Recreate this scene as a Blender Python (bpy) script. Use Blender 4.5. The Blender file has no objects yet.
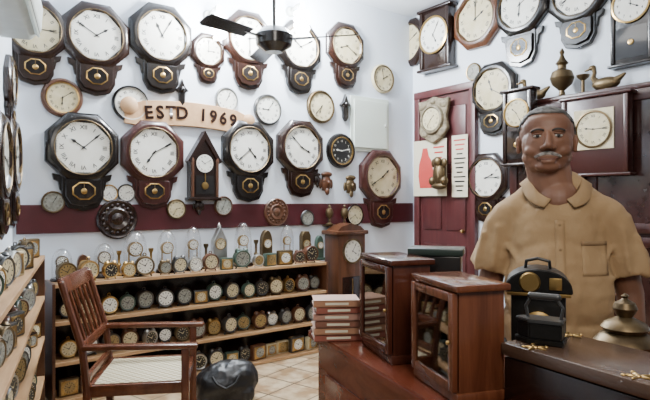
import bpy, bmesh, math, random
from mathutils import Matrix, Vector, Euler
random.seed(7)
H=1.42; F=550.0
sc=bpy.context.scene
COL=sc.collection
# ------------------------------------------------------------------ materials
MATS={}
def mat(name,col,rough=.5,metal=0.0,kind='noise',col2=None,scale=8.0,stretch=(1,1,1),bump=0.0,spec=.5,emit=0,dist=.01):
    if name in MATS: return MATS[name]
    m=bpy.data.materials.new(name); m.use_nodes=True
    nt=m.node_tree; N=nt.nodes; L=nt.links
    b=N['Principled BSDF']
    b.inputs['Roughness'].default_value=rough; b.inputs['Metallic'].default_value=metal
    b.inputs['Specular IOR Level'].default_value=spec
    if col2 is None: col2=tuple(c*.75 for c in col)
    tc=N.new('ShaderNodeTexCoord'); mp=N.new('ShaderNodeMapping'); L.new(tc.outputs['Object'],mp.inputs['Vector'])
    ramp=N.new('ShaderNodeValToRGB')
    ramp.color_ramp.elements[0].color=(*col,1); ramp.color_ramp.elements[1].color=(*col2,1)
    mp.inputs['Scale'].default_value=stretch
    if kind=='weave':
        w=N.new('ShaderNodeTexChecker'); w.inputs['Scale'].default_value=scale
    else:
        w=N.new('ShaderNodeTexNoise'); w.inputs['Scale'].default_value=scale; w.inputs['Detail'].default_value=5
        ramp.color_ramp.elements[0].position=.35; ramp.color_ramp.elements[1].position=.65
        if kind=='wood': w.inputs['Distortion'].default_value=.6; w.inputs['Roughness'].default_value=.65
    L.new(mp.outputs[0],w.inputs['Vector']); src=w.outputs['Fac']; L.new(src,ramp.inputs['Fac'])
    L.new(ramp.outputs['Color'],b.inputs['Base Color'])
    if bump:
        bp=N.new('ShaderNodeBump'); bp.inputs['Strength'].default_value=bump; bp.inputs['Distance'].default_value=dist
        L.new(src,bp.inputs['Height']); L.new(bp.outputs[0],b.inputs['Normal'])
    if emit:
        b.inputs['Emission Color'].default_value=(*col,1); b.inputs['Emission Strength'].default_value=emit
    MATS[name]=m; return m
def glass(name,tint=(1,1,1),gloss=.12):
    m=bpy.data.materials.new(name); m.use_nodes=True; nt=m.node_tree; N=nt.nodes; L=nt.links
    for n in list(N):
        if n.type!='OUTPUT_MATERIAL': N.remove(n)
    t=N.new('ShaderNodeBsdfTransparent'); t.inputs[0].default_value=(*tint,1)
    g=N.new('ShaderNodeBsdfGlossy'); g.inputs['Roughness'].default_value=.03
    lw=N.new('ShaderNodeLayerWeight'); lw.inputs['Blend'].default_value=.25
    ma=N.new('ShaderNodeMath'); ma.operation='MULTIPLY_ADD'; ma.inputs[1].default_value=.6; ma.inputs[2].default_value=gloss*.5
    mx=N.new('ShaderNodeMixShader'); L.new(lw.outputs['Facing'],ma.inputs[0]); L.new(ma.outputs[0],mx.inputs[0])
    L.new(t.outputs[0],mx.inputs[1]); L.new(g.outputs[0],mx.inputs[2])
    L.new(mx.outputs[0],[n for n in N if n.type=='OUTPUT_MATERIAL'][0].inputs[0])
    return m
GV=(6,6,.6)
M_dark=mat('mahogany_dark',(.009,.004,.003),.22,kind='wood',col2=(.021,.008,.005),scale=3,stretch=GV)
M_black=mat('ebonised',(.005,.004,.004),.22,kind='wood',col2=(.010,.007,.006),scale=3,stretch=GV)
M_mar=mat('maroon_wood',(.025,.006,.005),.28,kind='wood',col2=(.048,.012,.009),scale=3,stretch=GV)
M_mid=mat('walnut',(.055,.020,.009),.33,kind='wood',col2=(.10,.038,.017),scale=3,stretch=GV)
M_light=mat('shelf_wood',(.36,.21,.10),.5,kind='wood',col2=(.50,.31,.16),scale=3,stretch=(.6,6,6))
M_plaque=mat('plaque_wood',(.42,.24,.12),.5,kind='wood',col2=(.52,.32,.17),scale=.08)
M_chair=mat('teak',(.070,.020,.009),.25,kind='wood',col2=(.125,.040,.018),scale=4,stretch=(3,6,1))
M_counter=mat('counter_wood',(.10,.022,.011),.22,kind='wood',col2=(.17,.044,.020),scale=3,stretch=(5,1,5))
M_case=mat('case_wood',(.040,.011,.007),.16,kind='wood',col2=(.075,.022,.012),scale=5,stretch=GV)
M_case2=mat('case_wood_light',(.085,.026,.012),.16,kind='wood',col2=(.145,.048,.022),scale=5,stretch=GV)
M_boxtop=mat('box_wood',(.050,.028,.018),.25,kind='wood',col2=(.085,.048,.03),scale=4,stretch=(1,8,6))
M_brass=mat('brass',(.50,.33,.12),.28,.9,col2=(.32,.20,.07))
M_obrass=mat('old_brass',(.17,.12,.06),.42,.8,col2=(.08,.055,.03),scale=20)
M_silver=mat('nickel',(.50,.50,.48),.28,.9)
M_gun=mat('gunmetal',(.10,.10,.10),.35,.8)
M_iron=mat('black_iron',(.012,.011,.010),.38,.5,bump=.2,scale=30)
M_dial=mat('dial_white',(.80,.80,.74),.10,col2=(.74,.73,.66),scale=2)
M_cream=mat('dial_cream',(.60,.53,.36),.12,col2=(.50,.43,.26),scale=2)
M_gold=mat('dial_gold',(.36,.26,.11),.4,.3,col2=(.26,.18,.07),scale=2)
M_gdial=mat('dial_grey',(.30,.31,.28),.2,col2=(.20,.20,.17),scale=3)
M_blk=mat('enamel_black',(.008,.008,.008),.4)
M_grille=mat('numeral_ink',(.03,.03,.03),.6)
M_bglass=mat('dark_glass',(.010,.009,.009),.06,col2=(.016,.013,.012))
M_mglass=mat('cabinet_glass',(.022,.008,.007),.12,col2=(.035,.014,.012))
M_wall=mat('wall_paint',(.74,.80,.88),.75,col2=(.67,.73,.82),scale=1.5)
M_ceil=mat('ceiling_paint',(.72,.77,.84),.8,col2=(.68,.73,.80),scale=2)
M_trim=mat('maroon_paint',(.075,.011,.015),.4,col2=(.052,.008,.011),scale=3)
M_door=mat('door_maroon',(.080,.020,.020),.4,kind='wood',col2=(.058,.013,.014),scale=3,stretch=(6,1,.6))
M_white=mat('white_plastic',(.50,.53,.50),.4,col2=(.43,.46,.43))
M_panel=mat('panel_white',(.60,.66,.60),.5,col2=(.54,.60,.55))
M_paper=mat('paper',(.66,.62,.48),.8,col2=(.58,.53,.40),scale=12)
M_red=mat('print_red',(.5,.05,.04),.6)
M_green=mat('green_enamel',(.05,.085,.065),.35)
M_dgreen=mat('green_lid',(.028,.042,.036),.3)
M_shield=mat('aged_carved_wood',(.24,.20,.13),.6,col2=(.12,.095,.06),scale=.3)
M_cane=mat('cane',(.62,.56,.40),.7,kind='weave',col2=(.36,.30,.18),scale=42)
M_leather=mat('black_leather',(.006,.006,.008),.42,bump=.4,scale=14)
M_bulb=mat('lamp_glow',(1,1,1),.5,emit=80)
G_clear=glass('clear_glass')
G_tint=glass('case_glass',(.26,.23,.20),.25)
def floor_mat():
    m=bpy.data.materials.new('floor_tile'); m.use_nodes=True; nt=m.node_tree;N=nt.nodes;L=nt.links;b=N['Principled BSDF']
    b.inputs['Roughness'].default_value=.3
    tc=N.new('ShaderNodeTexCoord'); mp=N.new('ShaderNodeMapping'); mp.inputs['Rotation'].default_value=(0,0,.63); L.new(tc.outputs['Object'],mp.inputs[0])
    br=N.new('ShaderNodeTexBrick'); br.offset=0; br.inputs['Scale'].default_value=1; br.inputs['Brick Width'].default_value=.3; br.inputs['Row Height'].default_value=.3; br.inputs['Mortar Size'].default_value=.007
    br.inputs['Mortar'].default_value=(.10,.07,.045,1)
    n=N.new('ShaderNodeTexNoise'); n.inputs['Scale'].default_value=7; n.inputs['Detail'].default_value=8; L.new(mp.outputs[0],n.inputs[0])
    r=N.new('ShaderNodeValToRGB'); r.color_ramp.elements[0].position=.38; r.color_ramp.elements[1].position=.62
    r.color_ramp.elements[0].color=(.30,.19,.10,1); r.color_ramp.elements[1].color=(.56,.44,.29,1)
    L.new(n.outputs[0],r.inputs[0]); L.new(r.outputs[0],br.inputs['Color1']); L.new(r.outputs[0],br.inputs['Color2'])
    L.new(mp.outputs[0],br.inputs['Vector']); L.new(br.outputs['Color'],b.inputs['Base Color']); return m
M_floor=floor_mat()
# ------------------------------------------------------------------ mesh builder
class MB:
    def __init__(s): s.bm=bmesh.new(); s.mats=[]
    def mi(s,m):
        if m not in s.mats: s.mats.append(m)
        return s.mats.index(m)
    def merge(s,tb,m,M=None,me=None):
        i=s.mi(m)
        if me is None:
            if M is not None: bmesh.ops.transform(tb,matrix=M,verts=tb.verts)
            for f in tb.faces: f.material_index=i
            me=bpy.data.meshes.new('t'); tb.to_mesh(me); tb.free()
            s.bm.from_mesh(me); bpy.data.meshes.remove(me)
        else:
            n0=len(s.bm.faces); nv=len(s.bm.verts)
            s.bm.from_mesh(me); s.bm.faces.ensure_lookup_table(); s.bm.verts.ensure_lookup_table()
            for f in s.bm.faces[n0:]: f.material_index=i
            if M is not None: bmesh.ops.transform(s.bm,matrix=M,verts=s.bm.verts[nv:])
        return s
    def box(s,c,size,m,rot=(0,0,0),bev=0.0):
        tb=bmesh.new(); bmesh.ops.create_cube(tb,size=1)
        bmesh.ops.scale(tb,vec=size,verts=tb.verts)
        if bev: bmesh.ops.bevel(tb,geom=tb.edges[:],offset=bev,segments=2,affect='EDGES',profile=.5)
        return s.merge(tb,m,Matrix.Translation(c)@Euler(rot).to_matrix().to_4x4())
    def prism(s,pts,y0,y1,m,M=None,bev=0):
        tb=bmesh.new(); vs=[tb.verts.new((x,y0,z)) for x,z in pts]
        f=tb.faces.new(vs); r=bmesh.ops.extrude_face_region(tb,geom=[f])
        nv=[v for v in r['geom'] if isinstance(v,bmesh.types.BMVert)]
        bmesh.ops.translate(tb,vec=(0,y1-y0,0),verts=nv)
        bmesh.ops.recalc_face_normals(tb,faces=tb.faces)
        if bev: bmesh.ops.bevel(tb,geom=tb.edges[:],offset=bev,segments=1,affect='EDGES')
        return s.merge(tb,m,M)
    def lathe(s,prof,m,n=24,axis='Y',c=(0,0,0),phase=0,sx=1,sz=1,M=None):
        tb=bmesh.new(); rings=[]
        for r,h in prof:
            ring=[]
            if r<1e-6:
                ring=[tb.verts.new((0,h,0) if axis=='Y' else (0,0,h))]
            else:
                for k in range(n):
                    a=phase+2*math.pi*k/n
                    x=r*math.cos(a)*sx; z=r*math.sin(a)*sz
                    ring.append(tb.verts.new((x,h,z) if axis=='Y' else (x,z,h)))
            rings.append(ring)
        for A,B in zip(rings,rings[1:]):
            if len(A)==1 and len(B)==1: continue
            for k in range(n):
                k2=(k+1)%n
                if len(A)==1: tb.faces.new((A[0],B[k],B[k2]))
                elif len(B)==1: tb.faces.new((A[k],B[0],A[k2]))
                else: tb.faces.new((A[k],B[k],B[k2],A[k2]))
        bmesh.ops.recalc_face_normals(tb,faces=tb.faces)
        T=Matrix.Translation(c)
        if M is not None: T=T@M
        return s.merge(tb,m,T)
    def ell(s,c,r,m,rot=(0,0,0),u=20,v=12):
        tb=bmesh.new(); bmesh.ops.create_uvsphere(tb,u_segments=u,v_segments=v,radius=1)
        bmesh.ops.scale(tb,vec=r if not isinstance(r,(int,float)) else (r,r,r),verts=tb.verts)
        return s.merge(tb,m,Matrix.Translation(c)@Euler(rot).to_matrix().to_4x4())
    def tube(s,p,q,r1,r2,m,n=12,caps=True):
        p=Vector(p);q=Vector(q);d=q-p
        tb=bmesh.new(); bmesh.ops.create_cone(tb,cap_ends=True,segments=n,radius1=r1,radius2=r2,depth=d.length)
        R=d.to_track_quat('Z','Y').to_matrix().to_4x4()
        return s.merge(tb,m,Matrix.Translation((p+q)/2)@R)
    def cap(s,p,q,r1,r2,m):
        s.tube(p,q,r1,r2,m,16); s.ell(p,r1,m,u=16,v=10); s.ell(q,r2,m,u=16,v=10); return s
    def path(s,pts,r,m,n=8):
        rr=r if isinstance(r,(list,tuple)) else [r]*len(pts)
        for a,b,x,y in zip(pts,pts[1:],rr,rr[1:]): s.tube(a,b,x,y,m,n)
        for a,x in zip(pts,rr): s.ell(a,x,m,u=n,v=6)
        return s
    def mesh(s,name,smooth=35):
        me=bpy.data.meshes.new(name); s.bm.to_mesh(me); s.bm.free()
        for m in s.mats: me.materials.append(m)
        if smooth:
            for p in me.polygons: p.use_smooth=True
            me.set_sharp_from_angle(angle=math.radians(smooth))
        return me
def inst(name,me,parent=None,loc=(0,0,0),rot=(0,0,0),scale=1,label=None):
    o=bpy.data.objects.new(name,me); COL.objects.link(o)
    o.location=loc; o.rotation_euler=rot; o.scale=(scale,)*3 if isinstance(scale,(int,float)) else scale
    if parent: o.parent=parent
    if label: o['label']=label
    return o
def thing(name,label,cat,loc,rotz=0,scale=1,group=None,me=None,rot=None):
    o=inst(name,me,None,loc,rot or (0,0,rotz),scale)
    o['label']=label; o['category']=cat
    if group: o['group']=group
    return o
def struct(name,me,loc=(0,0,0),rotz=0):
    o=inst(name,me,None,loc,(0,0,rotz)); o['kind']='structure'; return o
# ------------------------------------------------------------------ room frames
AB=math.radians(36.3); AR=AB-math.pi/2; AL=math.radians(113.6)
def frame(a): return Vector((math.cos(a),math.sin(a))),Vector((math.sin(a),-math.cos(a)))
XB,NB=frame(AB); XR,NR=frame(AR); XL,NL=frame(AL)
cB=-4.45
def isect(px,n,c):
    t=(px-325)/F; d=c/(n.x*t+n.y); return Vector((t*d,d))
C=isect(413,NB,cB); cR=NR.dot(C); 
cL=NL.dot(Vector((-2.11,3.66)))
def zof(py,d): return H-(py-200)*d/F
WALL={'B':(NB,cB,AB),'R':(NR,cR,AR),'L':(NL,cL,AL)}
def on(w,px,py,off=.003):
    n,c,a=WALL[w]; p=isect(px,n,c+off); return Vector((p.x,p.y,zof(py,p.y))),a,p.y/F
det=NB.x*NL.y-NB.y*NL.x
BL=Vector(((cB*NL.y-NB.y*cL)/det,(NB.x*cL-cB*NL.x)/det))
CZ=H+182*C.y/F
Lb=(C-BL).length
m=MB().box((Lb/2,.06,CZ/2),(Lb+.2,.12,CZ),M_wall).mesh('w',0); struct('wall_back',m,(BL.x,BL.y,0),AB)
m=MB().box((3.4,.06,CZ/2),(6.8,.12,CZ),M_wall).mesh('w',0); struct('wall_right',m,(C.x,C.y,0),AR)
m=MB().box((-1.7,.06,CZ/2),(3.4,.12,CZ),M_wall).mesh('w',0); struct('wall_left',m,(BL.x,BL.y,0),AL)
RE=C+XR*6.8; LE=BL-XL*3.4
def slab(z0,z1,mt):
    bm=MB(); tb=bmesh.new()
    o=[BL+Vector((-.3,.1)),C+Vector((0,.35)),RE+Vector((.3,-.1)),Vector((RE.x-2,-1.2)),Vector((LE.x-1,-1.2)),LE+Vector((-.5,-.2))]
    vs=[tb.verts.new((p.x,p.y,z0)) for p in o]; f=tb.faces.new(vs)
    r=bmesh.ops.extrude_face_region(tb,geom=[f]); bmesh.ops.translate(tb,vec=(0,0,z1-z0),verts=[v for v in r['geom'] if isinstance(v,bmesh.types.BMVert)])
    bmesh.ops.recalc_face_normals(tb,faces=tb.faces); bm.merge(tb,mt); return bm.mesh('s',0)
struct('floor',slab(-.1,0,M_floor)); struct('ceiling',slab(CZ,CZ+.1,M_ceil))
m=MB().box((Lb/2,-.012,H-.14),(Lb-.04,.02,.21),M_trim,bev=.003).mesh('t',0); struct('trim_1',m,(BL.x,BL.y,0),AB)
m=MB().box((Lb/2,-.008,.08),(Lb-.04,.014,.12),M_trim).mesh('t',0); struct('baseboard_back',m,(BL.x,BL.y,0),AB)
p1=isect(416,NR,cR+.03); p2=isect(477,NR,cR+.03); u1=(p1-C).dot(XR); u2=(p2-C).dot(XR)
dz=H+105*C.y/F; dw=u2-u1
d=MB()
d.box(((u1+u2)/2,-.02,dz/2),(dw-.16,.03,dz-.12),M_door)
for x in (u1+.04,u2-.04): d.box((x,-.035,dz/2),(.08,.06,dz-.004),M_door,bev=.008)
d.box(((u1+u2)/2,-.035,dz-.04),(dw,.064,.08),M_door,bev=.008)
for zz,hh in ((.55,.8),(1.4,.6),(2.1,.6)):
    for xx in (-1,1): d.box(((u1+u2)/2+xx*(dw-.16)*.24,-.04,zz),((dw-.16)*.38,.02,hh),M_door,bev=.012)
d.ell((u2-.15,-.07,1.1),(.02,.03,.02),M_brass)
struct('door_1',d.mesh('door',30),(C.x,C.y,0),AR)
# ------------------------------------------------------------------ dials & hands
def text_me(s,size,off=0.0):
    cu=bpy.data.curves.new('t','FONT'); cu.body=s; cu.size=size; cu.align_x='CENTER'; cu.align_y='CENTER'; cu.offset=off; cu.resolution_u=3
    o=bpy.data.objects.new('t',cu); COL.objects.link(o); bpy.context.view_layer.update()
    me=bpy.data.meshes.new_from_object(o.evaluated_get(bpy.context.evaluated_depsgraph_get()))
    bpy.data.objects.remove(o); bpy.data.curves.remove(cu); return me
RX=Matrix.Rotation(math.pi/2,4,'X')
def dial_mesh(md,num,ink=M_grille,rings=True):
    b=MB(); b.lathe([(0,0),(1,0),(1,.02),(0,.02)],md,n=48)
    if num:
        for k in range(12):
            a=math.radians(30*(k+1))
            me=text_me(num[k],.22,.003)
            if rings: M=Matrix.Translation((.75*math.sin(a),-.006,.75*math.cos(a)))@Matrix.Rotation(a,4,'Y')@RX
            else: M=Matrix.Translation((.74*math.sin(a),-.006,.74*math.cos(a)))@RX
            b.merge(None,ink,M,me); bpy.data.meshes.remove(me)
    for k in range(60):
        a=math.radians(6*k); l=.06 if k%5==0 else .035
        M=Matrix.Rotation(a,4,'Y'); b.prism([(-.006,.95-l),(.006,.95-l),(.006,.95),(-.006,.95)],-.004,-.002,ink,M)
    return b.mesh('dial',0)
ROM=['I','II','III','IIII','V','VI','VII','VIII','IX','X','XI','XII']
ARA=[str(i) for i in range(1,13)]
D_rom=dial_mesh(M_dial,ROM); D_cream=dial_mesh(M_cream,ROM); D_ara=dial_mesh(M_dial,ARA,rings=False); D_grey=dial_mesh(M_gdial,ROM); D_blk=dial_mesh(M_blk,ARA,M_dial,False)
DI={'rom':D_rom,'cream':D_cream,'ara':D_ara,'grey':D_grey,'blk':D_blk}
def hand_mesh(l,w,mt=M_blk):
    b=MB(); b.prism([(-w*.5,-.12),(w*.5,-.12),(w*.6,l*.6),(w*1.6,l*.72),(0,l),(-w*1.6,l*.72),(-w*.6,l*.6)],-.012,-.004,mt); b.lathe([(0,-.016),(.05,-.014),(.05,0),(0,0)],mt,n=12); return b.mesh('hand',0)
H_min=hand_mesh(.84,.028); H_hour=hand_mesh(.55,.04)
HW_min=hand_mesh(.84,.035,M_dial); HW_hour=hand_mesh(.55,.05,M_dial)
def put_dial(parent,kind,r,y,z,x=0,t=None):
    o=inst('dial',DI[kind],parent,(x,y,z),scale=r)
    if t is None: t=(random.randint(1,12),random.randint(0,59))
    am=math.radians(6*t[1]); ah=math.radians(30*t[0]+.5*t[1])
    inst('minute_hand',HW_min if kind=='blk' else H_min,o,(0,-.012,0),(0,am,0)); inst('hour_hand',HW_hour if kind=='blk' else H_hour,o,(0,-.006,0),(0,ah,0))
    return o
# ------------------------------------------------------------------ wall clocks (unit radius)
cache={}
def octo(w):
    if ('o',w.name) in cache: return cache[('o',w.name)]
    f=MB().lathe([(0,0),(1.06,0),(1.06,-.14),(1.0,-.2),(.90,-.25),(.80,-.26),(.76,-.2),(.76,-.14),(0,-.14)],w,n=8,phase=math.pi/8).mesh('dial_frame',25)
    bz=MB().lathe([(.775,-.2),(.785,-.27),(.77,-.282),(.75,-.26),(.74,-.16)],M_obrass,n=48).mesh('bezel')
    f2=MB().lathe([(.79,-.16),(.86,-.2),(.86,-.262),(.78,-.27),(.76,-.2)],w,n=48)
    f2.bm.from_mesh(f); f2.mats=[w]; f=f2.mesh('dial_frame',30)
    dr=MB()
    dr.prism([(-.56,-.78),(.56,-.78),(.56,-1.42),(.40,-1.70),(0,-1.80),(-.40,-1.70),(-.56,-1.42)],0,-.16,w,bev=.02)
    dr.prism([(-.48,-.9),(.48,-.9),(.48,-1.38),(.34,-1.60),(0,-1.68),(-.34,-1.60),(-.48,-1.38)],-.15,-.24,w,bev=.02)
    for sx in (-1,1):
        dr.prism([(sx*.54,-.80),(sx*.80,-.74),(sx*.76,-.92),(sx*.64,-.97),(sx*.60,-1.2),(sx*.54,-1.25)],0,-.12,w,bev=.015)
    wn=MB(); wn.lathe([(.25,-.23),(.27,-.26),(.235,-.27),(.23,-.25)],M_brass,n=8,phase=math.pi/8,c=(0,0,-1.23),sx=1.25)
    wn.lathe([(0,-.262),(.24,-.262),(.24,-.235)],M_bglass,n=8,phase=math.pi/8,c=(0,0,-1.23),sx=1.25)
    pb=MB().lathe([(0,-.275),(.07,-.272),(.085,-.262),(0,-.262)],M_brass,n=24,c=(0,0,-1.24)).box((0,-.268,-1.1),(.02,.01,.2),M_obrass).mesh('pendulum')
    cache[('o',w.name)]=(f,bz,dr.mesh('drop_box',25),wn.mesh('pendulum_window'),pb); return cache[('o',w.name)]
def oct_clock(w,px,py,r,wood,dial='rom',drop=True,t=None,label=None,dropscale=1.0,off=.003):
    P,a,k=on(w,px,py,off); R=r*k
    o=thing('wall_clock',label or 'dark wood octagonal wall clock with drop pendulum box','wall clock',P,a,R)
    f,bz,dr,wn,pb=octo(wood)
    inst('dial_frame',f,o); inst('bezel',bz,o)
    if drop:
        s=(1,1,dropscale); 
        q=inst('drop_box',dr,o,scale=s); inst('pendulum_window',wn,q); inst('pendulum',pb,q)
    put_dial(o,dial,.755,-.2,0,t=t); return o
def round_clock(w,px,py,r,wood,dial='rom',t=None,label='round wall clock with wooden rim',name='wall_clock',bez=M_brass,thin=False):
    P,a,k=on(w,px,py,.003 if not (name=='small_wall_clock' and py>198) else .026); R=r*k
    key=('r',wood.name,bez.name,thin)
    if key not in cache:
        if thin: pr=[(0,0),(1,0),(1,-.16),(.95,-.22),(.88,-.2),(.87,-.12),(0,-.12)]
        else: pr=[(0,0),(1,0),(1.0,-.1),(.95,-.2),(.86,-.24),(.78,-.22),(.76,-.12),(0,-.12)]
        cache[key]=(MB().lathe(pr,wood,n=48).mesh('clock_case'),MB().lathe([(.79 if not thin else .89,-.18),(.79 if not thin else .89,-.25),(.74 if not thin else .85,-.24),(.74 if not thin else .85,-.14)],bez,n=48).mesh('bezel'))
    c,b=cache[key]; o=thing(name,label,'wall clock',P,a,R); inst('clock_case',c,o); inst('bezel',b,o)
    put_dial(o,dial,.75 if not thin else .86,-.16,0,t=t); return o
L8='dark octagonal drop-dial wall clock with white roman dial'
oct_clock('B',34,30,31,M_dark,'cream',t=(9,15),label='dark octagonal drop-dial wall clock beside the air conditioner')
oct_clock('B',95,37,33,M_dark,t=(1,50),label=L8)
oct_clock('B',160,37,32,M_black,t=(11,5),label='black octagonal drop-dial wall clock with white roman dial')
oct_clock('B',247,40,28,M_dark,t=(2,30),label='dark octagonal drop-dial wall clock behind the ceiling fan')
oct_clock('B',298,48,26,M_black,t=(10,10),label='black octagonal drop-dial wall clock with white roman dial')
oct_clock('B',344,47,23.5,M_dark,'cream',t=(8,20),label='dark octagonal drop-dial wall clock with cream dial')
oct_clock('B',207,52,18,M_dark,'rom',t=(3,0),label='small dark octagonal drop-dial wall clock')
oct_clock('B',82,148,35,M_black,t=(10,8),label='black octagonal drop-dial wall clock above small round clocks')
oct_clock('B',152,153,32,M_mar,t=(7,10),label='reddish octagonal drop-dial wall clock with white dial',dropscale=.97)
oct_clock('B',247,150,29,M_black,t=(4,38),label='black octagonal drop-dial wall clock with white roman dial')
oct_clock('B',299,148,27.5,M_dark,t=(3,52),label=L8)
oct_clock('B',379,177,27,M_mar,'cream',t=(1,40),label='large reddish octagonal drop-dial clock with cream dial',dropscale=1.05)
round_clock('B',62,98,19.5,M_mid,'cream',label='round wall clock with wide brown wooden rim')
round_clock('B',130,104,18,M_black,'rom',label='round wall clock with thin black rim',thin=True,bez=M_silver)
round_clock('B',226,100,12.5,M_silver,'ara',label='small round nickel-rimmed wall clock',thin=True,bez=M_silver)
round_clock('B',267,110,15.5,M_gun,'rom',label='round white wall clock with dark metal rim',thin=True,bez=M_silver)
round_clock('B',320,107,16.5,M_obrass,'cream',label='round wall clock with old brass rim and cream dial',thin=True,bez=M_obrass)
round_clock('B',382,79,14.5,M_cream,'cream',label='small round cream wall clock with old brass rim',thin=True,bez=M_obrass)
round_clock('B',340,151,17.5,M_black,'blk',label='round black wall clock with black dial')
for x,y,r,mt,dl in ((53,202,11,M_obrass,'grey'),(109,193,8.5,M_brass,'rom'),(126,193,9,M_gun,'ara'),(176,209,10,M_obrass,'cream'),(223,206,10,M_mid,'grey'),(307,218,8,M_gun,'grey'),(354,215,11,M_dark,'cream')):
    round_clock('B',x,y,r,mt,dl,label='small round wall dial with metal rim above the shelves',thin=True,bez=mt,name='small_wall_clock')
def carved(px,py,r,mt,label):
    P,a,k=on('B',px,py,.026); b=MB(); b.lathe([(0,0),(1,0),(1,-.08),(.92,-.16),(.8,-.1),(.6,-.12),(.5,-.2),(.3,-.14),(.15,-.24),(0,-.26)],mt,n=36)
    for k2 in range(16):
        t=2*math.pi*k2/16; b.ell((.7*math.cos(t),-.12,.7*math.sin(t)),(.1,.06,.1),mt,u=8,v=6)
    thing('carved_plate',label,'wall decoration',P,a,r*k,me=b.mesh('carved_plate'))
carved(117,219,20,M_dark,'dark carved round wooden plate hung on the wall')
carved(276,212,14,M_mid,'brown carved round wooden plate hung on the wall')
P,a,k=on('B',201,168); o=thing('wall_clock','brown gabled wooden wall clock with pendulum glass','wall clock',P,a,k)
b=MB(); b.prism([(-15,-30),(15,-30),(15,8),(0,32),(-15,8)],0,-9,M_dark,bev=.6); b.prism([(-18,6),(-15,4),(0,28),(15,4),(18,6),(0,36)],-1,-11,M_dark)
b.box((0,-5,-31),(34,12,3),M_dark,bev=.5)
for sx in (-1,1):
    b.tube((sx*13,-10,-29),(sx*13,-10,6),1.5,1.5,M_mid); b.tube((sx*13,-10,6),(sx*13,-10,14),1.7,.2,M_mid)
inst('clock_case',b.mesh('clock_case'),o)
inst('door_glass',MB().box((0,-9.5,-17),(19,.6,18),M_bglass).mesh('g',0),o)
inst('pendulum',MB().lathe([(0,-11.5),(3.4,-11),(3.8,-10),(0,-10)],M_brass,c=(0,0,-18)).box((0,-10.4,-12),(1,.4,12),M_brass).mesh('p'),o)
put_dial(o,'rom',8.8,-9.6,4,t=(10,10))
# plaque with lettering
P,a,k=on('B',191,117); pl=thing('shop_plaque','curved wooden plaque lettered with founding year','sign',P,a,k)
b=MB(); top=[];bot=[]
for i in range(25):
    s=i/24; x=-66+132*s; yc=2-6*(abs(s-.5)*2)**2
    hh=12*(1-.35*max(0,(abs(s-.5)-.38))/.12)
    top.append((x,yc+hh)); bot.append((x,yc-hh))
b.prism(top+bot[::-1],0,-4,M_plaque,bev=.5)
b.lathe([(0,0),(8,0),(8,-5),(4,-7),(0,-7)],M_plaque,c=(-62,0,5)); b.lathe([(0,0),(7,0),(7,-5),(4,-7),(0,-7)],M_plaque,c=(63,0,1))
inst('board',b.mesh('board'),pl)
word='ESTD 1969'
for i,ch in enumerate(word):
    if ch==' ': continue
    x=-44+i*11; s=abs(x)/66; z=2-6*s*s; me=text_me(ch,17,.55)
    b=MB(); b.merge(None,M_dark,RX,me); bpy.data.meshes.remove(me)
    inst('letter',b.mesh('letter',0),pl,(x,-4.7,z),(0,x*.0025,0))
def mask(px,py,s,mt,label,kind):
    P,a,k=on('B',px,py,.026 if py>185 else .004); b=MB()
    if kind==0:
        b.ell((0,-2,0),(6,4,9),mt); b.ell((0,-5,0),(1.4,3,3),mt); b.ell((0,-3,9),(7,3,3),mt); b.ell((-4,-4,2.5),(1.8,1.5,1.2),mt); b.ell((4,-4,2.5),(1.8,1.5,1.2),mt); b.ell((0,-4,-9),(2.5,2,4),mt)
        for sx in(-1,1): b.ell((sx*7,-1.5,-1),(2,1.5,5),mt)
        b.box((0,-1,0),(8,2,16),mt)
    elif kind==1:
        b.lathe([(0,-10),(4,-10),(4.2,-8.5),(1.2,-7),(1,-3),(3.8,0),(4.4,4),(3.2,8),(1.2,9),(1.8,11),(0,13)],mt,n=20,axis='Z',c=(0,-4.5,0)); b.box((0,-1.5,-10.6),(10,7,1.2),mt)
    else:
        b.prism([(-7,2),(-3,0),(-3,-10),(0,-14),(3,-10),(3,0),(7,2),(3,6),(0,14),(-3,6)],0,-4,mt,bev=.6); b.ell((0,-4,3),(2.5,2.5,3),mt)
    thing('wall_ornament',label,'wall decoration',P,a,k*s,me=b.mesh('wall_ornament'))
mask(325,183,.95,M_mid,'brown carved wooden mask on the wall',0)
mask(349,186,.9,M_obrass,'old brass mask ornament on the wall',0)
mask(181,93,1.0,M_black,'small black pointed wall ornament',2)
mask(344,108,1.0,M_black,'small black pointed wall ornament',2)
for x in (327,342): mask(x,216,.9,M_obrass,'old brass goblet on a little wall bracket',1)
mask(198,206,.7,M_dark,'dark carved mask on the wall',0)
mask(316,180,.6,M_dark,'dark carved mask on the wall',0)
P,a,k=on('B',369,125); o=thing('electrical_panel','white metal electrical panel door set on the wall','electrical panel',P,a,k)
inst('frame',MB().box((0,-1,0),(50,2,54),M_panel,bev=.4).mesh('f',0),o); inst('door',MB().box((0,-2.6,0),(43,1.4,47),M_panel,bev=.4).ell((19,-3.6,0),(1,.8,2),M_silver).mesh('d',0),o)
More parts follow.
